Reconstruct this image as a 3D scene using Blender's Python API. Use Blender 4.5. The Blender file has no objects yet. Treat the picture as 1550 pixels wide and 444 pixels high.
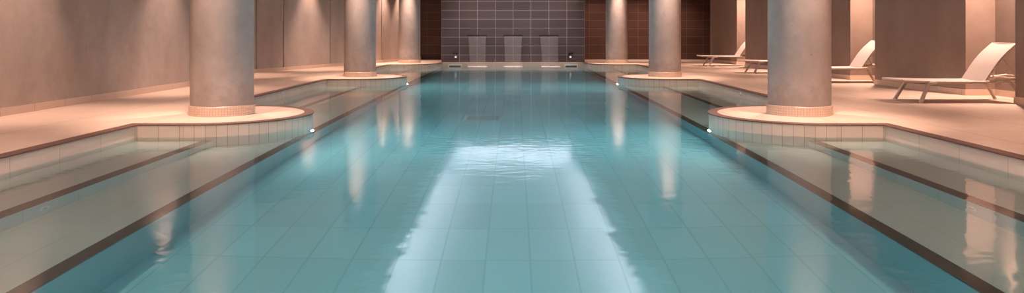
import bpy, bmesh, math, random
from mathutils import Vector, Matrix

random.seed(7)
PI = math.pi
scene = bpy.context.scene
COL = scene.collection

# ------------------------------------------------------------------ sizes
WATER = -0.149          # water level, deck is z = 0
EDGE = 4.15             # deck edge |x|
UP_EDGE, UP_Z = 3.335, WATER - 0.26     # upper step in the water
LO_EDGE, LO_Z = 2.49, WATER - 0.66      # lower step
DEEP = WATER - 1.40     # pool floor
Y0, Y1 = 0.30, 26.80    # pool ends
CX, CR = 3.64, 1.11     # peninsulas: centre |x| and radius
CY = (1.01, 9.39, 17.77, 26.15)
CEIL = 3.25
SOFFIT = 2.62           # underside of the dropped bulkhead over the water
BLOCK_Y, BLOCK_X = 27.10, 2.61
BACK_Y = 29.90
RWALL = 7.95            # back of the niches
PIL = 7.43              # pool side of the pilasters


# ------------------------------------------------------------------ node helpers
def new_mat(name):
    m = bpy.data.materials.new(name)
    m.use_nodes = True
    nt = m.node_tree
    nt.nodes.clear()
    out = nt.nodes.new('ShaderNodeOutputMaterial')
    return m, nt, out


def N(nt, kind, **kw):
    n = nt.nodes.new(kind)
    for k, v in kw.items():
        setattr(n, k, v)
    return n


def math_node(nt, op, a, b=None, clamp=False):
    n = N(nt, 'ShaderNodeMath', operation=op, use_clamp=clamp)
    for i, v in enumerate((a, b)):
        if v is None:
            continue
        if isinstance(v, (int, float)):
            n.inputs[i].default_value = v
        else:
            nt.links.new(v, n.inputs[i])
    return n.outputs[0]


def mix_col(nt, fac, a, b, blend='MIX'):
    n = N(nt, 'ShaderNodeMix', data_type='RGBA', blend_type=blend)
    for key, v in ((0, fac), (6, a), (7, b)):
        if isinstance(v, (int, float)):
            n.inputs[key].default_value = v
        elif isinstance(v, (tuple, list)):
            n.inputs[key].default_value = (*v[:3], 1)
        else:
            nt.links.new(v, n.inputs[key])
    return n.outputs[2]


def principled(nt, out, base, rough=0.5, metallic=0.0, spec=0.5):
    p = N(nt, 'ShaderNodeBsdfPrincipled')
    if isinstance(base, (tuple, list)):
        p.inputs['Base Color'].default_value = (*base[:3], 1)
    else:
        nt.links.new(base, p.inputs['Base Color'])
    if isinstance(rough, (int, float)):
        p.inputs['Roughness'].default_value = rough
    else:
        nt.links.new(rough, p.inputs['Roughness'])
    p.inputs['Metallic'].default_value = metallic
    p.inputs['Specular IOR Level'].default_value = spec
    nt.links.new(p.outputs[0], out.inputs['Surface'])
    return p


def noise(nt, vec, scale, detail=4.0, rough=0.55):
    n = N(nt, 'ShaderNodeTexNoise')
    n.inputs['Scale'].default_value = scale
    n.inputs['Detail'].default_value = detail
    n.inputs['Roughness'].default_value = rough
    if vec is not None:
        nt.links.new(vec, n.inputs['Vector'])
    return n.outputs['Fac']


def ramp(nt, fac, lo, hi):
    n = N(nt, 'ShaderNodeMapRange', clamp=True)
    n.inputs[1].default_value = lo
    n.inputs[2].default_value = hi
    nt.links.new(fac, n.inputs[0])
    return n.outputs[0]


def bump(nt, p, height, strength, dist=0.01):
    b = N(nt, 'ShaderNodeBump')
    b.inputs['Strength'].default_value = strength
    b.inputs['Distance'].default_value = dist
    nt.links.new(height, b.inputs['Height'])
    nt.links.new(b.outputs[0], p.inputs['Normal'])


def stretched(nt, sx, sy, sz):
    tc = N(nt, 'ShaderNodeTexCoord')
    mp = N(nt, 'ShaderNodeMapping')
    mp.inputs['Scale'].default_value = (sx, sy, sz)
    nt.links.new(tc.outputs['Object'], mp.inputs['Vector'])
    return mp.outputs[0]


def plain(name, col, rough=0.5, metallic=0.0, grain=0.0, spec=0.5):
    m, nt, out = new_mat(name)
    base = col
    if grain:
        v = stretched(nt, 1, 1, 1)
        f = noise(nt, v, 14.0)
        base = mix_col(nt, ramp(nt, f, 0.3, 0.7), tuple(c * (1 - grain) for c in col), tuple(min(1, c * (1 + grain)) for c in col))
    principled(nt, out, base, rough, metallic, spec)
    return m


def concrete(name, c_lo, c_hi, stain, rough=0.62, spec=0.35, blotch=0.38, foot=0.0):
    m, nt, out = new_mat(name)
    v = stretched(nt, 1, 1, 0.45)
    big = noise(nt, v, 1.3, 6, 0.62)
    v2 = stretched(nt, 1, 1, 1)
    mid = noise(nt, v2, 6.5, 8, 0.7)
    fine = noise(nt, v2, 60, 3, 0.6)
    f = math_node(nt, 'ADD', math_node(nt, 'MULTIPLY', big, 0.65), math_node(nt, 'MULTIPLY', mid, 0.35))
    c = mix_col(nt, ramp(nt, f, 0.34, 0.66), c_lo, c_hi)
    blot = ramp(nt, noise(nt, stretched(nt, 1.1, 1.1, 0.8), 2.7, 7, 0.72), 0.60, 0.74)
    c = mix_col(nt, math_node(nt, 'MULTIPLY', blot, blotch), c, stain)
    if foot:      # damp stains around the foot
        sp = N(nt, 'ShaderNodeSeparateXYZ')
        nt.links.new(v2, sp.inputs[0])
        edge = math_node(nt, 'ADD', sp.outputs[2], math_node(nt, 'MULTIPLY', mid, 0.5))
        low = math_node(nt, 'SUBTRACT', 1.0, ramp(nt, edge, 0.42, 0.66))
        c = mix_col(nt, math_node(nt, 'MULTIPLY', low, foot), c, stain)
    pits = ramp(nt, noise(nt, v2, 23, 2, 0.5), 0.755, 0.78)
    c = mix_col(nt, math_node(nt, 'MULTIPLY', pits, 0.5), c, tuple(x * 0.5 for x in stain))
    p = principled(nt, out, c, rough, 0.0, spec)
    bump(nt, p, math_node(nt, 'ADD', mid, math_node(nt, 'MULTIPLY', fine, 0.4)), 0.18, 0.01)
    return m


def line_mask(nt, sock, size, width, off=0.0):
    """1 on a joint, 0 on a tile; also the index of the tile"""
    s = math_node(nt, 'DIVIDE', math_node(nt, 'ADD', sock, off), size)
    fr = math_node(nt, 'FRACT', s)
    d = math_node(nt, 'ABSOLUTE', math_node(nt, 'SUBTRACT', fr, 0.5))
    return math_node(nt, 'GREATER_THAN', d, 0.5 - 0.5 * width / size), math_node(nt, 'FLOOR', s)


def tiles(name, col, grout, su, sv, axes='xy', w=0.006, off=(0, 0), vary=0.08, rough=0.35, use_uv=False,
          streak=None, spec=0.5, rough_var=0.0, wv=None, tint=None):
    m, nt, out = new_mat(name)
    tc = N(nt, 'ShaderNodeTexCoord')
    sp = N(nt, 'ShaderNodeSeparateXYZ')
    nt.links.new(tc.outputs['UV' if use_uv else 'Object'], sp.inputs[0])
    idx = {'x': 0, 'y': 1, 'z': 2}
    a, b = sp.outputs[idx[axes[0]]], sp.outputs[idx[axes[1]]]
    mu, iu = line_mask(nt, a, su, w, off[0])
    mv, iv = line_mask(nt, b, sv, w if wv is None else wv, off[1])
    joint = math_node(nt, 'MAXIMUM', mu, mv)
    cell = N(nt, 'ShaderNodeCombineXYZ')
    nt.links.new(iu, cell.inputs[0])
    nt.links.new(iv, cell.inputs[1])
    wn = N(nt, 'ShaderNodeTexWhiteNoise', noise_dimensions='2D')
    nt.links.new(cell.outputs[0], wn.inputs['Vector'])
    c = mix_col(nt, wn.outputs['Value'], tuple(x * (1 - vary) for x in col), tuple(min(1, x * (1 + vary)) for x in col))
    if tint:
        c = mix_col(nt, math_node(nt, 'MULTIPLY', wn.outputs['Value'], 0.5), c, tint)
    if streak:
        f = noise(nt, stretched(nt, *streak), 1.0, 5, 0.65)
        c = mix_col(nt, math_node(nt, 'MULTIPLY', ramp(nt, f, 0.35, 0.75), 0.35), c, tuple(x * 0.72 for x in col))
    c = mix_col(nt, joint, c, grout)
    r = rough
    if rough_var:
        r = math_node(nt, 'ADD', math_node(nt, 'MULTIPLY', wn.outputs['Value'], rough_var), rough)
    p = principled(nt, out, c, r, 0.0, spec)
    bump(nt, p, math_node(nt, 'SUBTRACT', 1.0, joint), 0.25, 0.002)
    return m


# ------------------------------------------------------------------ materials
WARM_LO, WARM_HI = (0.31, 0.25, 0.215), (0.425, 0.355, 0.31)
M = {}
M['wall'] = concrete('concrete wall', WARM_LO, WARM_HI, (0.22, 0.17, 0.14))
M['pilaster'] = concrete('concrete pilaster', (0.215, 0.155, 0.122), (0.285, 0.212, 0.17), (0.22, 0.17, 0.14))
M['column'] = concrete('concrete column', (0.275, 0.243, 0.225), (0.405, 0.368, 0.343), (0.19, 0.165, 0.15), rough=0.5, blotch=0.5, foot=0.4)
M['deck'] = tiles('deck tile', (0.56, 0.43, 0.345), (0.30, 0.22, 0.17), 0.98, 500.0, 'xy', 0.013, (0.22, 230.0), 0.02, 0.42,
                  streak=(1.2, 5.0, 1), spec=0.4)
M['nosing'] = plain('brown nosing', (0.115, 0.058, 0.044), 0.45, grain=0.10)
M['step_nosing'] = plain('dark step nosing', (0.062, 0.040, 0.033), 0.5, grain=0.15)
RISER, RGROUT = (0.60, 0.51, 0.43), (0.30, 0.25, 0.21)
M['riser_long'] = tiles('pool riser long tile', RISER, RGROUT, 1, 1, 'xy', 0.008, (0, 0.5), 0.04, 0.3, use_uv=True, wv=0.0)
M['riser_mid'] = tiles('pool riser short tile', RISER, RGROUT, 1, 1, 'xy', 0.026, (0, 0.5), 0.04, 0.3, use_uv=True, wv=0.0)
M['riser_curve'] = tiles('pool riser curve tile', RISER, RGROUT, 1, 1, 'xy', 0.05, (0, 0.5), 0.05, 0.3, use_uv=True, wv=0.0)
M['tread'] = tiles('step tread tile', (0.57, 0.51, 0.465), (0.46, 0.41, 0.37), 0.41, 0.653, 'xy', 0.006, (0, 0.1), 0.04, 0.4)
M['step_riser'] = tiles('step riser tile', (0.60, 0.60, 0.56), (0.42, 0.42, 0.39), 0.653, 0.6, 'yz', 0.006, (0.1, 0.2), 0.04, 0.35)
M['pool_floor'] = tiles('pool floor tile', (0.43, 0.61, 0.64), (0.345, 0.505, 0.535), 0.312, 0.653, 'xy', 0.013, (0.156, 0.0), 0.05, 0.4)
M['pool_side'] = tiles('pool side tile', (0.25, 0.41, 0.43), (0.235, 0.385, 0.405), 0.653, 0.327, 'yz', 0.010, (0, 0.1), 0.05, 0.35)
M['pool_end'] = tiles('pool end tile', (0.42, 0.66, 0.68), (0.22, 0.38, 0.40), 0.653, 0.327, 'xz', 0.010, (0, 0.1), 0.05, 0.35)
M['ledge'] = plain('ledge tile', (0.66, 0.53, 0.41), 0.35, grain=0.06)
M['grey_tile'] = tiles('grey wall tile', (0.104, 0.079, 0.083), (0.46, 0.39, 0.375), 0.6525, 0.3255, 'xz', 0.013, (0, 0.065), 0.16, 0.34,
                       streak=(0.8, 1, 14.0), rough_var=0.1)
M['brown_tile'] = tiles('brown wall tile', (0.088, 0.045, 0.033), (0.24, 0.145, 0.115), 0.6525, 0.3255, 'xz', 0.010, (0.20, 0.065), 0.16, 0.32,
                        streak=(0.8, 1, 14.0), rough_var=0.12)
M['base'] = tiles('baseboard tile', (0.56, 0.42, 0.33), (0.30, 0.22, 0.17), 0.653, 3.0, 'yz', 0.007, (0.1, 1.0), 0.04, 0.4)
M['collar'] = tiles('mosaic collar tile', (0.60, 0.47, 0.38), (0.42, 0.31, 0.25), 1, 1, 'xy', 0.15, (0, 0), 0.07, 0.35, use_uv=True)
M['ceiling'] = plain('ceiling plaster', (0.52, 0.455, 0.41), 0.85)
M['coffer'] = plain('coffer plaster', (0.80, 0.82, 0.86), 0.85)
M['groove'] = plain('dark joint', (0.035, 0.025, 0.02), 0.8)
M['frame'] = plain('pale lounger metal', (0.47, 0.385, 0.33), 0.4, grain=0.02)
M['white'] = plain('white plastic', (0.82, 0.80, 0.76), 0.35)
M['black'] = plain('black plastic', (0.012, 0.012, 0.012), 0.4)
M['steel'] = plain('brushed steel', (0.55, 0.56, 0.57), 0.3, 1.0)
M['dark_steel'] = plain('dark metal', (0.02, 0.018, 0.018), 0.4, 0.6)


def sling_mat():
    m, nt, out = new_mat('pale woven sling')
    v = stretched(nt, 1, 1, 1)
    w1 = N(nt, 'ShaderNodeTexWave', wave_type='BANDS', bands_direction='X')
    w1.inputs['Scale'].default_value = 90
    w2 = N(nt, 'ShaderNodeTexWave', wave_type='BANDS', bands_direction='Y')
    w2.inputs['Scale'].default_value = 90
    for w in (w1, w2):
        nt.links.new(v, w.inputs['Vector'])
    f = math_node(nt, 'MULTIPLY', w1.outputs['Fac'], w2.outputs['Fac'])
    c = mix_col(nt, f, (0.50, 0.43, 0.385), (0.60, 0.52, 0.47))
    d = N(nt, 'ShaderNodeBsdfDiffuse')
    nt.links.new(c, d.inputs['Color'])
    t = N(nt, 'ShaderNodeBsdfTranslucent')
    nt.links.new(c, t.inputs['Color'])
    mx = N(nt, 'ShaderNodeMixShader')
    mx.inputs[0].default_value = 0.22
    nt.links.new(d.outputs[0], mx.inputs[1])
    nt.links.new(t.outputs[0], mx.inputs[2])
    nt.links.new(mx.outputs[0], out.inputs['Surface'])
    return m


M['sling'] = sling_mat()


def emit_mat(name, col, strength):
    m, nt, out = new_mat(name)
    e = N(nt, 'ShaderNodeEmission')
    e.inputs['Color'].default_value = (*col, 1)
    e.inputs['Strength'].default_value = strength
    nt.links.new(e.outputs[0], out.inputs['Surface'])
    return m


LENS_STRENGTH = 1450.0
M['lens'] = emit_mat('underwater lamp lens', (0.78, 0.96, 1.0), LENS_STRENGTH)
M['wall_lamp'] = emit_mat('small wall lamp', (1.0, 0.95, 0.9), 0.5)


def water_mat():
    m, nt, out = new_mat('pool water')
    v = stretched(nt, 1.0, 0.55, 1.0)
    n1 = noise(nt, v, 1.6, 3, 0.5)
    n2 = noise(nt, stretched(nt, 1.0, 1.6, 1.0), 6.0, 2, 0.5)
    h = math_node(nt, 'ADD', n1, math_node(nt, 'MULTIPLY', n2, 0.22))
    b = N(nt, 'ShaderNodeBump')
    b.inputs['Strength'].default_value = 0.13
    b.inputs['Distance'].default_value = 0.05
    nt.links.new(h, b.inputs['Height'])
    g = N(nt, 'ShaderNodeBsdfGlossy')
    g.inputs['Color'].default_value = (1, 1, 1, 1)
    g.inputs['Roughness'].default_value = 0.065
    nt.links.new(b.outputs[0], g.inputs['Normal'])
    r = N(nt, 'ShaderNodeBsdfRefraction')
    r.inputs['Color'].default_value = (1, 1, 1, 1)
    r.inputs['Roughness'].default_value = 0.0
    r.inputs['IOR'].default_value = 1.333
    fr = N(nt, 'ShaderNodeFresnel')
    fr.inputs['IOR'].default_value = 1.333
    mx = N(nt, 'ShaderNodeMixShader')
    nt.links.new(fr.outputs[0], mx.inputs[0])
    nt.links.new(r.outputs[0], mx.inputs[1])
    nt.links.new(g.outputs[0], mx.inputs[2])
    nt.links.new(mx.outputs[0], out.inputs['Surface'])
    a = N(nt, 'ShaderNodeVolumeAbsorption')
    a.inputs['Color'].default_value = (0.22, 0.86, 0.91, 1)
    a.inputs['Density'].default_value = 0.24
    nt.links.new(a.outputs[0], out.inputs['Volume'])
    return m


M['water'] = water_mat()


def sheet_mat():
    m, nt, out = new_mat('falling water')
    f = noise(nt, stretched(nt, 26, 1, 0.7), 1.0, 4, 0.6)
    t = N(nt, 'ShaderNodeBsdfTransparent')
    t.inputs['Color'].default_value = (0.97, 0.98, 1, 1)
    d = N(nt, 'ShaderNodeBsdfDiffuse')
    d.inputs['Color'].default_value = (0.90, 0.82, 0.79, 1)
    tr = N(nt, 'ShaderNodeBsdfTranslucent')
    tr.inputs['Color'].default_value = (0.90, 0.82, 0.79, 1)
    a = N(nt, 'ShaderNodeMixShader')
    a.inputs[0].default_value = 0.5
    nt.links.new(d.outputs[0], a.inputs[1])
    nt.links.new(tr.outputs[0], a.inputs[2])
    mx = N(nt, 'ShaderNodeMixShader')
    fac = N(nt, 'ShaderNodeMapRange', clamp=True)
    fac.inputs[1].default_value, fac.inputs[2].default_value = 0.3, 0.75
    fac.inputs[3].default_value, fac.inputs[4].default_value = 0.16, 0.26
    nt.links.new(f, fac.inputs[0])
    nt.links.new(fac.outputs[0], mx.inputs[0])
    nt.links.new(t.outputs[0], mx.inputs[1])
    nt.links.new(a.outputs[0], mx.inputs[2])
    nt.links.new(mx.outputs[0], out.inputs['Surface'])
    return m


M['sheet'] = sheet_mat()
M['foam'] = plain('white foam', (0.9, 0.93, 0.95), 0.7)


# ------------------------------------------------------------------ object helpers
def obj(name, bm, mats, parent=None, smooth=False, kind=None, recalc=True):
    if recalc:
        bmesh.ops.recalc_face_normals(bm, faces=bm.faces)
    me = bpy.data.meshes.new(name)
    bm.to_mesh(me)
    bm.free()
    for m in (mats if isinstance(mats, (list, tuple)) else [mats]):
        me.materials.append(m)
    if smooth:
        for p in me.polygons:
            p.use_smooth = True
        try:
            me.set_sharp_from_angle(angle=math.radians(40))
        except Exception:
            pass
    o = bpy.data.objects.new(name, me)
    COL.objects.link(o)
    if parent is not None:
        o.parent = parent
    if kind:
        o['kind'] = kind
    return o


def tag(o, label, cat, group=None, kind=None):
    o['label'] = label
    o['category'] = cat
    if group:
        o['group'] = group
    if kind:
        o['kind'] = kind
    return o


def thing(name, label, cat, loc=(0, 0, 0), rotz=0.0, group=None, kind=None):
    o = bpy.data.objects.new(name, None)
    o.empty_display_size = 0.1
    COL.objects.link(o)
    o.location = loc
    o.rotation_euler = (0, 0, rotz)
    return tag(o, label, cat, group, kind)


def dup(root, loc, rotz, label, group=None):
    r = root.copy()
    COL.objects.link(r)
    r.location = loc
    r.rotation_euler = (0, 0, rotz)
    r['label'] = label
    if group:
        r['group'] = group
    for ch in list(root.children):
        c = ch.copy()
        COL.objects.link(c)
        c.parent = r
        for g in list(ch.children):
            d = g.copy()
            COL.objects.link(d)
            d.parent = c
    return r


def add_box(bm, x0, x1, y0, y1, z0, z1, bevel=0.0, mat=0):
    vs = [bm.verts.new((x, y, z)) for z in (z0, z1) for y in (y0, y1) for x in (x0, x1)]
    q = [(0, 1, 3, 2), (4, 6, 7, 5), (0, 4, 5, 1), (2, 3, 7, 6), (0, 2, 6, 4), (1, 5, 7, 3)]
    fs = [bm.faces.new([vs[i] for i in f]) for f in q]
    for f in fs:
        f.material_index = mat
    if bevel:
        es = list({e for f in fs for e in f.edges})
        bmesh.ops.bevel(bm, geom=es, offset=bevel, segments=2, affect='EDGES', profile=0.6)


def box_obj(name, x0, x1, y0, y1, z0, z1, mat, parent=None, bevel=0.0, kind=None):
    bm = bmesh.new()
    add_box(bm, x0, x1, y0, y1, z0, z1, bevel)
    return obj(name, bm, mat, parent, kind=kind)


def add_prism(bm, poly, z0, z1):
    lo = [bm.verts.new((x, y, z0)) for x, y in poly]
    hi = [bm.verts.new((x, y, z1)) for x, y in poly]
    n = len(poly)
    bm.faces.new(lo[::-1])
    bm.faces.new(hi)
    for i in range(n):
        j = (i + 1) % n
        bm.faces.new((lo[i], lo[j], hi[j], hi[i]))


def add_lathe(bm, prof, seg=48, axis='z', origin=(0, 0, 0)):
    """prof: list of (r, h); a closed solid around the axis"""
    o = Vector(origin)
    rings = []
    for r, h in prof:
        ring = []
        for i in range(seg):
            a = 2 * PI * i / seg
            p = (r * math.cos(a), r * math.sin(a), h)
            if axis == 'y':
                p = (p[0], -p[2], p[1])
            elif axis == 'x':
                p = (p[2], p[0], p[1])
            ring.append(bm.verts.new(o + Vector(p)))
        rings.append(ring)
    for a, b in zip(rings, rings[1:]):
        for i in range(seg):
            j = (i + 1) % seg
            bm.faces.new((a[i], a[j], b[j], b[i]))
    bm.faces.new(rings[0][::-1])
    bm.faces.new(rings[-1])


def add_tube(bm, pts, r, seg=10, flat=1.0):
    pts = [Vector(p) for p in pts]
    rings = []
    for i, p in enumerate(pts):
        t = (pts[min(i + 1, len(pts) - 1)] - pts[max(i - 1, 0)]).normalized()
        ref = Vector((0, 1, 0)) if abs(t.y) < 0.9 else Vector((1, 0, 0))
        u = t.cross(ref).normalized()
        v = t.cross(u).normalized()
        rr = r[i] if isinstance(r, (list, tuple)) else r
        rings.append([bm.verts.new(p + u * rr * math.cos(2 * PI * k / seg) + v * rr * flat * math.sin(2 * PI * k / seg)) for k in range(seg)])
    for a, b in zip(rings, rings[1:]):
        for k in range(seg):
            j = (k + 1) % seg
            bm.faces.new((a[k], a[j], b[j], b[k]))
    bm.faces.new(rings[0][::-1])
    bm.faces.new(rings[-1])


def smooth_path(pts, n=6):
    """Catmull-Rom through the points"""
    P = [Vector(p) for p in pts]
    out = []
    for i in range(len(P) - 1):
        p0, p1, p2, p3 = P[max(i - 1, 0)], P[i], P[i + 1], P[min(i + 2, len(P) - 1)]
        for k in range(n):
            t = k / n
            out.append(0.5 * ((2 * p1) + (p2 - p0) * t + (2 * p0 - 5 * p1 + 4 * p2 - p3) * t * t + (3 * p1 - p0 - 3 * p2 + p3) * t ** 3))
    out.append(P[-1])
    return out


# ------------------------------------------------------------------ the pool edge path (right side, x > 0)
ARC = 40


def edge_path(o):
    """points of the deck edge moved o towards the deck, with the kind of the piece that starts there"""
    pts = [(EDGE + o, -6.0, 'long')]
    pts = []
    for k, cy in enumerate(CY):
        r = CR - o
        if k == 0:
            pts.append((CX - r, Y0, 'curve'))
            a0 = PI
        else:
            pts.append((EDGE + o, cy - r, 'mid'))
            pts.append((CX, cy - r, 'curve'))
            a0 = 1.5 * PI
        a1 = PI if k == len(CY) - 1 else 0.5 * PI
        n = ARC if abs(a1 - a0) > 2 else ARC // 2
        for i in range(1, n):
            a = a0 + (a1 - a0) * i / n
            pts.append((CX + r * math.cos(a), cy + r * math.sin(a), 'curve'))
        if k < len(CY) - 1:
            pts.append((CX, cy + r, 'mid'))
            pts.append((EDGE + o, cy + r, 'long'))
        else:
            pts.append((CX - r, cy, 'curve'))
            pts.append((CX - r, BLOCK_Y + 0.02, 'curve'))
    return pts


# ------------------------------------------------------------------ setting: deck
def deck_side(s, xw):
    bm = bmesh.new()
    P = edge_path(0.11)
    for (x0, y0, _), (x1, y1, _) in zip(P, P[1:]):
        if abs(y1 - y0) < 1e-6:
            continue
        q = [bm.verts.new(c) for c in ((s * x0, y0, 0), (s * xw, y0, 0), (s * xw, y1, 0), (s * x1, y1, 0))]
        bm.faces.new(q)
    bmesh.ops.remove_doubles(bm, verts=bm.verts, dist=1e-5)
    # the deck beside the grey wall block, up to the back wall
    q = [bm.verts.new(c) for c in ((s * BLOCK_X, BLOCK_Y, 0), (s * xw, BLOCK_Y, 0), (s * xw, BACK_Y + 0.2, 0), (s * BLOCK_X, BACK_Y + 0.2, 0))]
    bm.faces.new(q)
    for f in bm.faces:
        f.normal_update()
        if f.normal.z < 0:
            f.normal_flip()
    return bm


bm = deck_side(1, 9.2)
b2 = deck_side(-1, 9.2)
tmp = bpy.data.meshes.new('tmp')
b2.to_mesh(tmp)
b2.free()
bm.from_mesh(tmp)
bpy.data.meshes.remove(tmp)
# deck behind the camera
bm.faces.new([bm.verts.new(c) for c in ((-9.2, -5.0, 0), (9.2, -5.0, 0), (9.2, Y0, 0), (-9.2, Y0, 0))])
for f in bm.faces[:]:
    lo = [bm.verts.new((v.co.x, v.co.y, -0.05)) for v in f.verts]
    up = list(f.verts)
    bm.faces.new(lo[::-1])
    for i in range(len(up)):
        j = (i + 1) % len(up)
        if not any(len(e.link_faces) > 1 for e in up[i].link_edges if e.other_vert(up[i]) is up[j]):
            bm.faces.new((up[j], up[i], lo[i], lo[j]))
deck = obj('floor', bm, M['deck'], kind='structure', recalc=False)


def strip_loop(bm, prof, s):
    """sweep a closed profile [(offset, z), ...] along the edge path"""
    loops = [edge_path(o) for o, _ in prof]
    rings = []
    for i in range(len(loops[0])):
        rings.append([bm.verts.new((s * L[i][0], L[i][1], z)) for L, (_, z) in zip(loops, prof)])
    n = len(prof)
    for a, b in zip(rings, rings[1:]):
        for k in range(n):
            j = (k + 1) % n
            bm.faces.new((a[k], a[j], b[j], b[k]))
    bm.faces.new(rings[0])
    bm.faces.new(rings[-1][::-1])


for i, s in enumerate((-1, 1)):
    bm = bmesh.new()
    strip_loop(bm, [(-0.010, -0.004), (-0.006, 0.001), (0.113, 0.001), (0.113, -0.013), (-0.010, -0.013)], s)
    obj('trim_%d' % (i + 1), bm, M['nosing'], kind='structure')

SIZE = {'long': 0.68, 'mid': 0.235, 'curve': 0.1165}
MI = {'long': 0, 'mid': 1, 'curve': 2}
for s, side in ((-1, 'left'), (1, 'right')):
    bm = bmesh.new()
    uvl = bm.loops.layers.uv.new('UVMap')
    P = edge_path(0.006)
    u = 0.0
    last = None
    for (x0, y0, k), (x1, y1, _) in zip(P, P[1:]):
        if k != last:
            u = 0.0
            last = k
        L = math.hypot(x1 - x0, y1 - y0) / SIZE[k]
        vs = [bm.verts.new(c) for c in ((s * x0, y0, -0.01), (s * x1, y1, -0.01), (s * x1, y1, DEEP), (s * x0, y0, DEEP))]
        f = bm.faces.new(vs)
        f.material_index = MI[k]
        f.smooth = k == 'curve'
        for lp, uv in zip(f.loops, ((u, 0.0), (u + L, 0.0), (u + L, 0.3), (u, 0.3))):
            lp[uvl].uv = uv
        u += L
    bmesh.ops.remove_doubles(bm, verts=bm.verts, dist=1e-5)
    obj('wall_pool_%s' % side, bm, [M['riser_long'], M['riser_mid'], M['riser_curve']], kind='structure')

# steps in the water, each a tread with a dark nosing strip
n_trim = 3
for s, side in ((-1, 'left'), (1, 'right')):
    for lvl, (e_in, e_out, z) in (('upper', (UP_EDGE, EDGE + 0.1, UP_Z)), ('lower', (LO_EDGE, UP_EDGE + 0.01, LO_Z))):
        bm = bmesh.new()
        zb = DEEP
        # tread slab, its front riser stands on the level below
        xs = sorted((s * (e_in + 0.115), s * e_out))
        add_box(bm, xs[0], xs[1], Y0, Y1, zb, z)
        for f in bm.faces:
            f.normal_update()
        xs2 = sorted((s * (e_in + 0.006), s * (e_in + 0.115)))
        add_box(bm, xs2[0], xs2[1], Y0, Y1, zb, z - 0.028)
        bmesh.ops.recalc_face_normals(bm, faces=bm.faces)
        for f in bm.faces:
            f.material_index = 0 if abs(f.normal.z) > 0.5 else 1
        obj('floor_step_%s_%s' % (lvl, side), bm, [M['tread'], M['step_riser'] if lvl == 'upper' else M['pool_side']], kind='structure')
        xs = sorted((s * e_in, s * (e_in + 0.115)))
        box_obj('trim_%d' % n_trim, xs[0], xs[1], Y0, Y1, z - 0.028, z + 0.001, M['step_nosing'], kind='structure', bevel=0.004)
        n_trim += 1

box_obj('floor_pool', -LO_EDGE - 0.01, LO_EDGE + 0.01, Y0, Y1, DEEP - 0.1, DEEP, M['pool_floor'], kind='structure')
# far end: submerged wall, beige ledge
bm = bmesh.new()
add_box(bm, -2.75, 2.75, Y1, BLOCK_Y + 0.05, DEEP, -0.16)
obj('wall_pool_end', bm, M['pool_end'], kind='structure')
bm = bmesh.new()
add_box(bm, -2.75, 2.75, Y1 - 0.01, BLOCK_Y + 0.05, -0.32, -0.004, bevel=0.006)
obj('trim_ledge', bm, M['ledge'], kind='structure')
box_obj('wall_pool_near', -4.2, 4.2, Y0 - 0.2, Y0, DEEP, -0.001, M['pool_end'], kind='structure')

# ------------------------------------------------------------------ setting: walls
H = CEIL + 0.7
box_obj('wall_left', -8.6, -6.22, -5.0, 16.0, 0, H, M['wall'], kind='structure')
FX = lambda y: 0.2854 * y - 12.255
gro = [(16.0, 19.46), (19.46, 20.66), (20.66, 23.09), (23.09, 26.52), (26.52, 27.93), (27.93, 30.0)]
bm = bmesh.new()
add_prism(bm, [(FX(15.9) - 0.05, 15.9), (FX(30.0) - 0.05, 30.0), (FX(30.0) - 0.4, 30.0), (FX(15.9) - 0.4, 15.9)], 0, H)
for f in bm.faces:
    f.material_index = 1
for a, b in gro:
    n0 = len(bm.faces)
    a2, b2 = a + 0.017, b - 0.017
    add_prism(bm, [(FX(a2), a2), (FX(b2), b2), (FX(b2) - 0.06, b2 + 0.015), (FX(a2) - 0.06, a2 + 0.015)], 0, H)
obj('wall_left_rear', bm, [M['wall'], M['groove']], kind='structure')

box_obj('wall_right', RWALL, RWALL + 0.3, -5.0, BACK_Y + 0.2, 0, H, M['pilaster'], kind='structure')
box_obj('wall_back', -BLOCK_X, BLOCK_X, BLOCK_Y, BACK_Y + 0.3, -0.05, H, M['grey_tile'], kind='structure')
box_obj('wall_back_left', -4.4, -BLOCK_X, BACK_Y, BACK_Y + 0.3, 0, H, M['brown_tile'], kind='structure')
box_obj('wall_back_right', BLOCK_X, RWALL + 0.3, BACK_Y, BACK_Y + 0.3, 0, H, M['brown_tile'], kind='structure')
box_obj('wall_front', -8.6, RWALL + 0.3, -5.3, -5.0, 0, H, M['wall'], kind='structure')

# baseboards
BH = 0.10
box_obj('baseboard_left', -6.25, -6.205, -5.0, 16.015, 0, BH, M['base'], kind='structure')
bm = bmesh.new()
add_prism(bm, [(FX(16.0) + 0.015, 16.0), (FX(29.9) + 0.015, 29.9), (FX(29.9) - 0.03, 29.9), (FX(16.0) - 0.03, 16.0)], 0, BH)
obj('baseboard_left_rear', bm, M['base'], kind='structure')
box_obj('baseboard_right', RWALL - 0.015, RWALL + 0.02, -5.0, BACK_Y, 0, BH, M['base'], kind='structure')

PIL_N, PIL_F = 7.465, 7.29    # pool face at the near and far end


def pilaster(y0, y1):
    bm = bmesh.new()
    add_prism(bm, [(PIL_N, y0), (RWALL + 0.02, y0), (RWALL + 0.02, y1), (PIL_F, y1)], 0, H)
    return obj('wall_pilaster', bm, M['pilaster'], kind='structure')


# pilasters of the right wall, each with its own baseboard
for k in range(-1, 5):
    y0 = 12.23 + 4.19 * (k - 0)
    y0, y1 = y0, y0 + 2.72
    if k == 4:
        continue
    p = pilaster(y0, y1)
    bm = bmesh.new()
    t = 0.014
    add_prism(bm, [(PIL_N - t, y0 - t), (RWALL, y0 - t), (RWALL, y1 + t), (PIL_F - t, y1 + t)], 0, BH)
    b = obj('baseboard', bm, M['base'], p)
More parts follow.
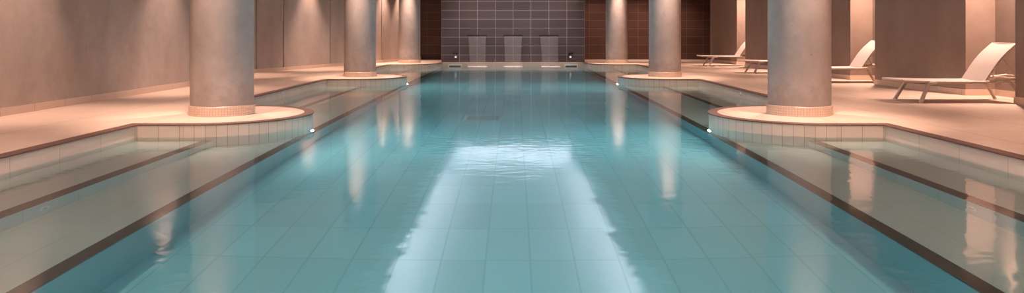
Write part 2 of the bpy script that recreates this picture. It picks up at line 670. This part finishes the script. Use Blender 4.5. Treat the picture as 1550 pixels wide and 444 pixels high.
# pilaster beside the camera
pilaster(3.85, 6.57)

# ceiling with a dropped bulkhead around a long lit coffer over the water
CFX, CFY0, CFY1 = 2.0, 1.5, 25.6
OX, OY0, OY1 = CFX + 0.34, CFY0 - 0.34, CFY1 + 0.34
bm = bmesh.new()
add_box(bm, -8.6, -OX, -5.3, BACK_Y + 0.3, CEIL, CEIL + 0.12)
add_box(bm, OX, 8.3, -5.3, BACK_Y + 0.3, CEIL, CEIL + 0.12)
add_box(bm, -OX, OX, -5.3, OY0, CEIL, CEIL + 0.12)
add_box(bm, -OX, OX, OY1, BACK_Y + 0.3, CEIL, CEIL + 0.12)
obj('ceiling', bm, M['ceiling'], kind='structure')
bm = bmesh.new()
add_box(bm, -OX, OX, OY0, OY1, CEIL, CEIL + 0.1)
obj('ceiling_coffer', bm, M['coffer'], kind='structure')
bm = bmesh.new()
t = 0.05
for sx in (-1, 1):
    xs = sorted((sx * CFX, sx * OX))
    add_box(bm, xs[0], xs[1], OY0, OY1, SOFFIT, SOFFIT + t)
    xs = sorted((sx * (OX - t), sx * OX))
    add_box(bm, xs[0], xs[1], OY0, OY1, SOFFIT + t, CEIL)
for y0, y1, a, b in ((OY0, CFY0, OY0, OY0 + t), (CFY1, OY1, OY1 - t, OY1)):
    add_box(bm, -CFX, CFX, y0, y1, SOFFIT, SOFFIT + t)
    add_box(bm, -OX + t, OX - t, a, b, SOFFIT + t, CEIL)
obj('ceiling_bulkhead', bm, M['coffer'], kind='structure')

# ------------------------------------------------------------------ water
bm = bmesh.new()
X, zb = EDGE + 0.05, DEEP - 0.05
top = [bm.verts.new(c) for c in ((-X, Y0 - 0.05, WATER), (X, Y0 - 0.05, WATER), (X, Y1 + 0.05, WATER), (-X, Y1 + 0.05, WATER))]
bm.faces.new(top).smooth = True
t2 = [bm.verts.new(v.co) for v in top]
lo = [bm.verts.new((v.co.x, v.co.y, zb)) for v in top]
for i in range(4):
    j = (i + 1) % 4
    bm.faces.new((t2[j], t2[i], lo[i], lo[j]))
bm.faces.new(lo[::-1])
water = obj('pool_water', bm, M['water'], recalc=False)
tag(water, 'still turquoise water filling the long pool between the columns', 'water', kind='stuff')
water.cycles.is_caustics_caster = True

# ------------------------------------------------------------------ columns
COL_R, COLLAR_R = 0.377, 0.392


def make_column(label, loc):
    t = thing('concrete_column', label, 'column', loc, 0, 'round columns along the pool', kind='thing')
    bm = bmesh.new()
    add_lathe(bm, [(COL_R, 0.0), (COL_R, CEIL)], 72)
    obj('shaft', bm, M['column'], t, smooth=True)
    bm = bmesh.new()
    uvl = bm.loops.layers.uv.new('UVMap')
    seg, h = 72, 0.122
    prof = [(COLLAR_R, 0.0), (COLLAR_R, h - 0.004), (COLLAR_R - 0.004, h), (COL_R - 0.01, h)]
    rings = [[bm.verts.new((r * math.cos(2 * PI * i / seg), r * math.sin(2 * PI * i / seg), z)) for i in range(seg)] for r, z in prof]
    for a, (ra, rb) in enumerate(zip(rings, rings[1:])):
        for i in range(seg):
            j = (i + 1) % seg
            f = bm.faces.new((ra[i], ra[j], rb[j], rb[i]))
            v0, v1 = (0.0, 3.98) if a == 0 else (3.98, 3.99)
            for lp, uv in zip(f.loops, ((i, v0), (i + 1, v0), (i + 1, v1), (i, v1))):
                lp[uvl].uv = uv
    obj('mosaic_collar', bm, M['collar'], t, smooth=True)
    return t


col_labels = {
    (-1, 1): 'thick concrete column left of the pool, nearest and widest of the left row',
    (-1, 2): 'concrete column on the middle rounded ledge left of the pool',
    (-1, 3): 'concrete column on the left farthest back, beside the brown tiled wall',
    (1, 1): 'thick concrete column right of the pool, nearest and widest of the right row',
    (1, 2): 'concrete column on the middle rounded ledge right of the pool',
    (1, 3): 'concrete column on the right farthest back, before the brown tiled wall',
}
first = None
for k in (1, 2, 3):
    for s in (-1, 1):
        loc = (s * CX, CY[k], 0.0)
        if first is None:
            first = make_column(col_labels[(s, k)], loc)
        else:
            c = dup(first, loc, 1.3 * k + s, col_labels[(s, k)])


# ------------------------------------------------------------------ sun loungers
def rail_z(x):
    return 0.300 + 0.020 * max(0, 1 - x / 0.9) ** 2 + 0.075 * max(0.0, (x - 1.15) / 0.77) ** 1.3


def make_lounger(label, loc, rotz):
    t = thing('sun_lounger', label, 'sun lounger', loc, rotz, 'sun loungers in the wall niches')
    W = 0.30
    # frame: two long rails and two cross bars
    bm = bmesh.new()
    xs = [i * 1.92 / 28 for i in range(29)]
    for sy in (-1, 1):
        add_tube(bm, [(x, sy * W, rail_z(x)) for x in xs], 0.021, 10)
    add_tube(bm, [(0.005, y, rail_z(0)) for y in (-W, 0, W)], 0.016, 10)
    add_tube(bm, [(1.91, y, rail_z(1.92)) for y in (-W, 0, W)], 0.010, 10)
    obj('frame', bm, M['frame'], t, smooth=True)
    bm = bmesh.new()
    add_tube(bm, [(0.40, y, 0.265) for y in (-W, 0, W)], 0.013, 8)
    obj('cross_bar', bm, M['frame'], t, smooth=True)

    def sling(prof, half, thick):
        bm = bmesh.new()
        ny = 8
        rows = []
        for i, p in enumerate(prof):
            tan = (prof[min(i + 1, len(prof) - 1)] - prof[max(i - 1, 0)]).normalized()
            nrm = Vector((-tan.z, 0, tan.x))
            if nrm.z < 0:
                nrm = -nrm
            up, dn = [], []
            for k in range(ny + 1):
                v = -1 + 2 * k / ny
                sag = -0.014 * (1 - v * v)
                base = Vector((p.x, v * half, p.z)) + nrm * sag
                up.append(bm.verts.new(base + nrm * thick))
                dn.append(bm.verts.new(base - nrm * thick))
            rows.append((up, dn))
        for (u0, d0), (u1, d1) in zip(rows, rows[1:]):
            for k in range(ny):
                bm.faces.new((u0[k], u0[k + 1], u1[k + 1], u1[k]))
                bm.faces.new((d0[k + 1], d0[k], d1[k], d1[k + 1]))
            bm.faces.new((u0[0], u1[0], d1[0], d0[0]))
            bm.faces.new((u0[ny], d0[ny], d1[ny], u1[ny]))
        for u, d, fl in ((rows[0][0], rows[0][1], 0), (rows[-1][0], rows[-1][1], 1)):
            for k in range(ny):
                q = (u[k], d[k], d[k + 1], u[k + 1])
                bm.faces.new(q if fl else q[::-1])
        return bm

    prof = [Vector((x, 0, rail_z(x) + 0.016)) for x in [i * 1.24 / 16 for i in range(17)]]
    obj('seat', sling(prof, W - 0.004, 0.006), M['sling'], t, smooth=True)
    bp = smooth_path([(1.22, 0, 0.318), (1.318, 0, 0.465), (1.415, 0, 0.605), (1.535, 0, 0.738), (1.69, 0, 0.872)], 5)
    back = obj('backrest', sling(bp, W - 0.012, 0.008), M['sling'], t, smooth=True)
    bm = bmesh.new()
    for sy in (-1, 1):
        add_tube(bm, [Vector((p.x + 0.010, sy * (W - 0.022), p.z - 0.010)) for p in bp], 0.011, 8)
    add_tube(bm, [Vector((bp[-1].x, y, bp[-1].z - 0.006)) for y in (-W + 0.02, 0, W - 0.02)], 0.011, 8)
    obj('back_frame', bm, M['frame'], back, smooth=True)
    # support stay behind the backrest
    bm = bmesh.new()
    for sy in (-1, 1):
        add_tube(bm, [(1.50, sy * 0.24, 0.655), (1.60, sy * 0.25, 0.50), (1.70, sy * 0.27, 0.355)], 0.009, 8)
    add_tube(bm, [(1.70, y, 0.355) for y in (-0.28, 0, 0.28)], 0.009, 8)
    obj('back_stay', bm, M['frame'], t, smooth=True)
    # legs, bent out of the rails and splayed
    for sy in (-1, 1):
        bm = bmesh.new()
        add_tube(bm, smooth_path([(0.50, sy * W, 0.292), (0.42, sy * (W + 0.004), 0.288), (0.365, sy * (W + 0.012), 0.255), (0.23, sy * 0.365, 0.006)], 5), 0.028, 12)
        add_lathe(bm, [(0.029, 0.0), (0.029, 0.012)], 12, 'z', (0.228, sy * 0.366, 0.0))
        obj('leg', bm, M['frame'], t, smooth=True)
    for sy in (-1, 1):
        bm = bmesh.new()
        add_tube(bm, smooth_path([(1.46, sy * W, 0.308), (1.53, sy * (W + 0.003), 0.305), (1.59, sy * (W + 0.012), 0.27), (1.78, sy * 0.36, 0.006)], 5), 0.024, 12)
        add_lathe(bm, [(0.025, 0.0), (0.025, 0.012)], 12, 'z', (1.782, sy * 0.361, 0.0))
        obj('leg', bm, M['frame'], t, smooth=True)
    return t


spots = [
    (5.735, 11.20, 0.0, 'pale sun lounger nearest the camera, fully in view in the right hand niche'),
    (5.99, 15.62, 0.0, 'pale sun lounger half hidden between the near right column and a concrete pilaster'),
    (5.99, 19.50, 0.0, 'pale sun lounger showing only its foot end beside the near right column'),
    (5.97, 23.85, 0.0, 'small distant sun lounger in front of the brown tiled back wall'),
]
first = make_lounger(spots[0][3], (spots[0][0], spots[0][1], 0), spots[0][2])
for x, y, rz, lab in spots[1:]:
    dup(first, (x, y, 0), rz, lab)

# ------------------------------------------------------------------ waterfalls
random.seed(3)


def make_waterfall(label, x, shift):
    t = thing('waterfall', label, 'waterfall', (x, BLOCK_Y, 0), 0, 'waterfalls on the grey tiled wall')
    bm = bmesh.new()
    w = 0.335
    add_box(bm, -w, w, -0.10, 0.0, 0.935, 0.965, bevel=0.004)
    add_box(bm, -w - 0.012, w + 0.012, -0.012, 0.0, 0.915, 0.985, bevel=0.003)
    obj('spout', bm, M['dark_steel'], t)
    # the sheet: a thin curved slab of water that narrows as it falls
    bm = bmesh.new()
    n, m = 24, 18
    rows = []
    zt, zb = 0.948, WATER + 0.002
    for i in range(n + 1):
        f = i / n
        z = zt + (zb - zt) * f
        yb = -0.10 - 0.17 * math.sqrt(f)
        half = 0.325 - 0.047 * f ** 0.8
        r0, r1 = [], []
        for k in range(m + 1):
            v = -1 + 2 * k / m
            px = v * half + shift * 0.045 * f
            wob = 0.004 * math.sin(7 * v + 5 * f)
            r0.append(bm.verts.new((px, yb + wob - 0.003, z)))
            r1.append(bm.verts.new((px, yb + wob + 0.003, z)))
        rows.append((r0, r1))
    for (a0, a1), (b0, b1) in zip(rows, rows[1:]):
        for k in range(m):
            bm.faces.new((a0[k], a0[k + 1], b0[k + 1], b0[k]))
            bm.faces.new((a1[k + 1], a1[k], b1[k], b1[k + 1]))
        bm.faces.new((a0[0], b0[0], b1[0], a1[0]))
        bm.faces.new((a0[m], a1[m], b1[m], b0[m]))
    obj('water_sheet', bm, M['sheet'], t, smooth=True)
    # foam where it strikes the pool
    bm = bmesh.new()
    for k in range(110):
        px = random.uniform(-0.33, 0.33) + shift * 0.045
        py = -0.36 + random.gauss(0, 0.10)
        r = random.uniform(0.012, 0.030)
        mt = Matrix.Translation((px, min(py, -0.345), WATER - 0.004)) @ Matrix.Diagonal((r * 1.6, r, r * 0.9, 1))
        bmesh.ops.create_icosphere(bm, subdivisions=2, radius=1.0, matrix=mt)
    f = obj('foam', bm, M['foam'], t, smooth=True)
    f['kind'] = 'stuff'
    return t


make_waterfall('waterfall sheet on the grey wall, the left one of three', -1.305, 0.7)
make_waterfall('waterfall sheet in the middle of the grey tiled wall', 0.0, -0.1)
make_waterfall('waterfall sheet on the grey wall, the right one of three', 1.305, 0.8)

# ------------------------------------------------------------------ small fittings
# wall taps with a little lamp under them on the grey wall
for s, side in ((-1, 'left'), (1, 'right')):
    t = thing('wall_tap', 'pair of black round valves on the grey wall %s of the waterfalls' % side, 'valve', (s * 2.09, BLOCK_Y, 0.315), 0,
              'black valves on the grey wall')
    for sx in (-1, 1):
        bm = bmesh.new()
        add_lathe(bm, [(0.040, 0.0), (0.040, 0.018), (0.030, 0.022), (0.026, 0.055), (0.030, 0.058), (0.030, 0.075), (0.022, 0.080)], 24, 'y', (sx * 0.058, 0, 0.01 * sx * s))
        obj('valve', bm, M['black'], t, smooth=True)
    bm = bmesh.new()
    add_box(bm, -0.058, 0.058, -0.014, 0.0, -0.012, 0.012, bevel=0.003)
    obj('mounting_bar', bm, M['black'], t)
    t = thing('wall_lamp', 'tiny round white lamp below the valves %s of the waterfalls' % side, 'lamp', (s * 2.09, BLOCK_Y, 0.185), 0,
              'round lamps on the grey wall')
    bm = bmesh.new()
    add_lathe(bm, [(0.042, 0.0), (0.042, 0.010), (0.034, 0.014)], 28, 'y')
    obj('rim', bm, M['white'], t, smooth=True)
    bm = bmesh.new()
    add_lathe(bm, [(0.033, 0.010), (0.031, 0.020), (0.018, 0.026)], 28, 'y')
    obj('bulb', bm, M['wall_lamp'], t, smooth=True)
    # skimmer in the ledge
    t = thing('skimmer', 'white framed skimmer slot in the beige ledge %s of the waterfalls' % side, 'skimmer', (s * 2.09, Y1 - 0.01, -0.095), 0,
              'skimmer slots in the far ledge')
    bm = bmesh.new()
    add_box(bm, -0.24, 0.24, -0.016, 0.0, -0.022, 0.036)
    add_box(bm, -0.24, 0.24, -0.016, 0.0, -0.090, -0.052)
    add_box(bm, -0.24, -0.205, -0.016, 0.0, -0.052, -0.022)
    add_box(bm, 0.205, 0.24, -0.016, 0.0, -0.052, -0.022)
    obj('frame', bm, M['white'], t)
    bm = bmesh.new()
    add_box(bm, -0.205, 0.205, -0.006, -0.001, -0.052, -0.022)
    obj('flap', bm, M['dark_steel'], t)

# underwater lamps at the tips of the peninsulas
where = {1: 'near', 2: 'middle', 3: 'farthest', 0: 'first'}
LAMP_Z = WATER - 0.46
for k in (0, 1, 2):
    for s, side in ((-1, 'left'), (1, 'right')):
        x = s * (CX - CR)
        t = thing('underwater_lamp', 'round white underwater lamp at the tip of the %s rounded ledge on the %s' % (where[k], side), 'lamp',
                  (x, CY[k], LAMP_Z), 0 if s < 0 else PI, 'underwater lamps on the ledge tips')
        bm = bmesh.new()
        add_lathe(bm, [(0.075, -0.006), (0.075, 0.012), (0.066, 0.020), (0.050, 0.022)], 32, 'x')
        obj('rim', bm, M['steel'], t, smooth=True)
        bm = bmesh.new()
        add_lathe(bm, [(0.050, 0.018), (0.048, 0.028), (0.030, 0.034)], 32, 'x')
        obj('lens', bm, M['lens'], t, smooth=True)

# jets in the upper step's riser and inlets in the deck riser, in the middle of each bay
for k, yb in enumerate((5.35, 13.7, 21.96)):
    bay = ('nearest', 'middle', 'farthest')[k]
    for s, side in ((-1, 'left'), (1, 'right')):
        t = thing('pool_jet', 'small round water jet in the %s step face of the %s bay' % (side, bay), 'jet',
                  (s * (UP_EDGE + 0.006), yb, WATER - 0.48), PI if s > 0 else 0, 'round jets in the step faces')
        bm = bmesh.new()
        add_lathe(bm, [(0.060, 0.0), (0.060, 0.006), (0.050, 0.012), (0.042, 0.008)], 28, 'x')
        obj('flange', bm, M['white'], t, smooth=True)
        bm = bmesh.new()
        add_lathe(bm, [(0.030, 0.006), (0.026, 0.016), (0.012, 0.016)], 24, 'x')
        obj('nozzle', bm, M['steel'], t, smooth=True)
        if k >= 1:
            t = thing('wall_inlet', 'small white ring inlet in the %s deck edge tiles of the %s bay' % (side, bay), 'inlet',
                      (s * (EDGE + 0.004), yb - 0.2, -0.085), PI if s > 0 else 0, 'ring inlets under the deck edge')
            bm = bmesh.new()
            add_lathe(bm, [(0.042, 0.0), (0.042, 0.006), (0.032, 0.010)], 28, 'x')
            obj('ring', bm, M['white'], t, smooth=True)
            bm = bmesh.new()
            add_lathe(bm, [(0.024, 0.008), (0.020, 0.012)], 20, 'x')
            obj('centre_cap', bm, M['steel'], t, smooth=True)

# floor drain
t = thing('floor_drain', 'rectangular grate drain on the turquoise pool floor', 'drain', (-0.45, 11.8, DEEP), 0)
bm = bmesh.new()
add_box(bm, -0.30, 0.30, -0.30, 0.30, 0.0, 0.012, bevel=0.004)
obj('frame', bm, M['white'], t)
bm = bmesh.new()
for i in range(9):
    add_box(bm, -0.25, 0.25, -0.25 + i * 0.0575, -0.25 + i * 0.0575 + 0.035, 0.012, 0.018)
obj('grate', bm, M['steel'], t)

# ------------------------------------------------------------------ lamps and added fill spots
WARM = (1.0, 0.665, 0.535)
NICHE = (1.0, 0.665, 0.54)
COOL = (0.90, 0.91, 1.0)


def spot(name, loc, power, size=58, blend=0.6, col=WARM, aim=None, radius=0.045):
    l = bpy.data.lights.new(name, 'SPOT')
    l.energy = power
    l.color = col
    l.spot_size = math.radians(size)
    l.spot_blend = blend
    l.shadow_soft_size = radius
    l.cycles.is_caustics_light = True
    o = bpy.data.objects.new(name, l)
    COL.objects.link(o)
    o.location = loc
    d = Vector(aim if aim else (loc[0], loc[1], 0)) - Vector(loc)
    o.rotation_euler = d.to_track_quat('-Z', 'Y').to_euler()
    return o


def strip(name, loc, sx, sy, power, rot):
    l = bpy.data.lights.new(name, 'AREA')
    l.shape = 'RECTANGLE'
    l.size, l.size_y = sx, sy
    l.energy = power
    l.color = COOL
    o = bpy.data.objects.new(name, l)
    COL.objects.link(o)
    o.location = loc
    o.rotation_euler = rot
    return o


ZL = CEIL - 0.02
P_COL, P_WALL, P_NICHE, P_DECK, P_STEP = 300.0, 340.0, 760.0, 80.0, 190.0
for k in (0, 1, 2, 3):
    for s in (-1, 1):
        spot('column_downlight', (s * CX, CY[k] - 0.70, ZL), P_COL * 2.0, 54, 1.0)
        if k < 3:
            spot('column_downlight', (s * CX, CY[k] + 0.64, ZL), P_COL * 1.25, 66, 0.9)
for y in (1.2, 5.3, 9.35, 13.3):
    spot('wall_washer', (-6.22 + 0.31, y, ZL), P_WALL, 62, 0.9)
for y in (18.2, 21.9, 25.0, 26.6, 28.0):
    spot('wall_washer', (FX(y) + 0.36, y - 0.1, ZL), P_WALL, 64, 0.9)
for k in range(-2, 4):
    y = 11.5 + 4.19 * k
    spot('niche_downlight', (7.70, y, ZL), P_NICHE, 92, 1.0, NICHE)
for k in range(-1, 7):  # unseen spots added as warm fill for the deck and outer column sides
    y = 8.2 + 4.19 * (k - 1)
    spot('deck_fill_spot', (5.3, y, ZL), P_DECK, 84, 1.0)
    spot('deck_fill_spot', (-5.0, y, ZL), P_DECK * 0.8, 84, 1.0)
for y in (1.0, 5.2, 13.58, 21.96):  # spots added over the steps to warm risers and treads, no known fixtures
    for s in (-1, 1):
        spot('step_fill_spot', (s * 3.2, y, ZL), P_STEP, 126, 0.6)
for x in (-2.4, 2.4):  # wide spots added behind the camera to warm risers and column fronts
    spot('riser_fill_spot', (x, -1.2, ZL), 900.0, 164, 0.3)
for x in (-1.75, -0.6, 0.6, 1.75):
    spot('back_wall_washer', (x, BLOCK_Y - 0.95, ZL), 72, 110, 1.0, (1.0, 0.76, 0.69))
for x in (3.3, 4.9, 6.5):
    spot('back_wall_washer', (x, BACK_Y - 0.9, ZL), 130, 100, 1.0)

# cool light strips hidden on the ledges of the coffer, shining up
P_COVE = 102.0
L = CFY1 - CFY0
for s in (-1, 1):
    strip('cove_strip', (s * (CFX + 0.14), (CFY0 + CFY1) / 2 - 0.5, SOFFIT + 0.12), 0.08, L - 1.0, P_COVE, (PI, -s * math.radians(35), 0))
strip('cove_strip', (0, CFY1 + 0.14, SOFFIT + 0.12), 2 * CFX, 0.08, P_COVE * 0.08, (PI - math.radians(30), 0, 0))

for o in scene.objects:
    if o.type == 'MESH' and o is not water:
        o.cycles.is_caustics_receiver = o.name.split('.')[0] in (
            'floor_pool',) or o.name.startswith(('floor_step', 'wall_pool', 'trim_'))

# ------------------------------------------------------------------ world, camera, colour
w = bpy.data.worlds.new('World')
scene.world = w
w.use_nodes = True
bg = w.node_tree.nodes['Background']
bg.inputs[0].default_value = (0.02, 0.018, 0.016, 1)
bg.inputs[1].default_value = 1.0

cam = bpy.data.cameras.new('Camera')
cam.sensor_width = 36.0
cam.sensor_fit = 'HORIZONTAL'
cam.lens = 1126.0 / 1550.0 * 36.0
cam.shift_x = -3.5 / 1550.0
cam.shift_y = -169.5 / 1550.0
cam.clip_start, cam.clip_end = 0.05, 200
co = bpy.data.objects.new('Camera', cam)
COL.objects.link(co)
co.location = (0.045, 0.0, 1.0)
co.rotation_euler = (PI / 2, 0, 0)
scene.camera = co

vs = scene.view_settings
scene.display_settings.display_device = 'sRGB'
vs.view_transform = 'Standard'
vs.look = 'None'
vs.exposure = 0.84
vs.gamma = 1.0
vs.use_curve_mapping = False
cy = scene.cycles
cy.use_denoising = True
cy.max_bounces = 14
cy.diffuse_bounces = 5
cy.glossy_bounces = 5
cy.transmission_bounces = 8
cy.transparent_max_bounces = 12
cy.caustics_reflective = False
cy.caustics_refractive = True
cy.sample_clamp_indirect = 6.0
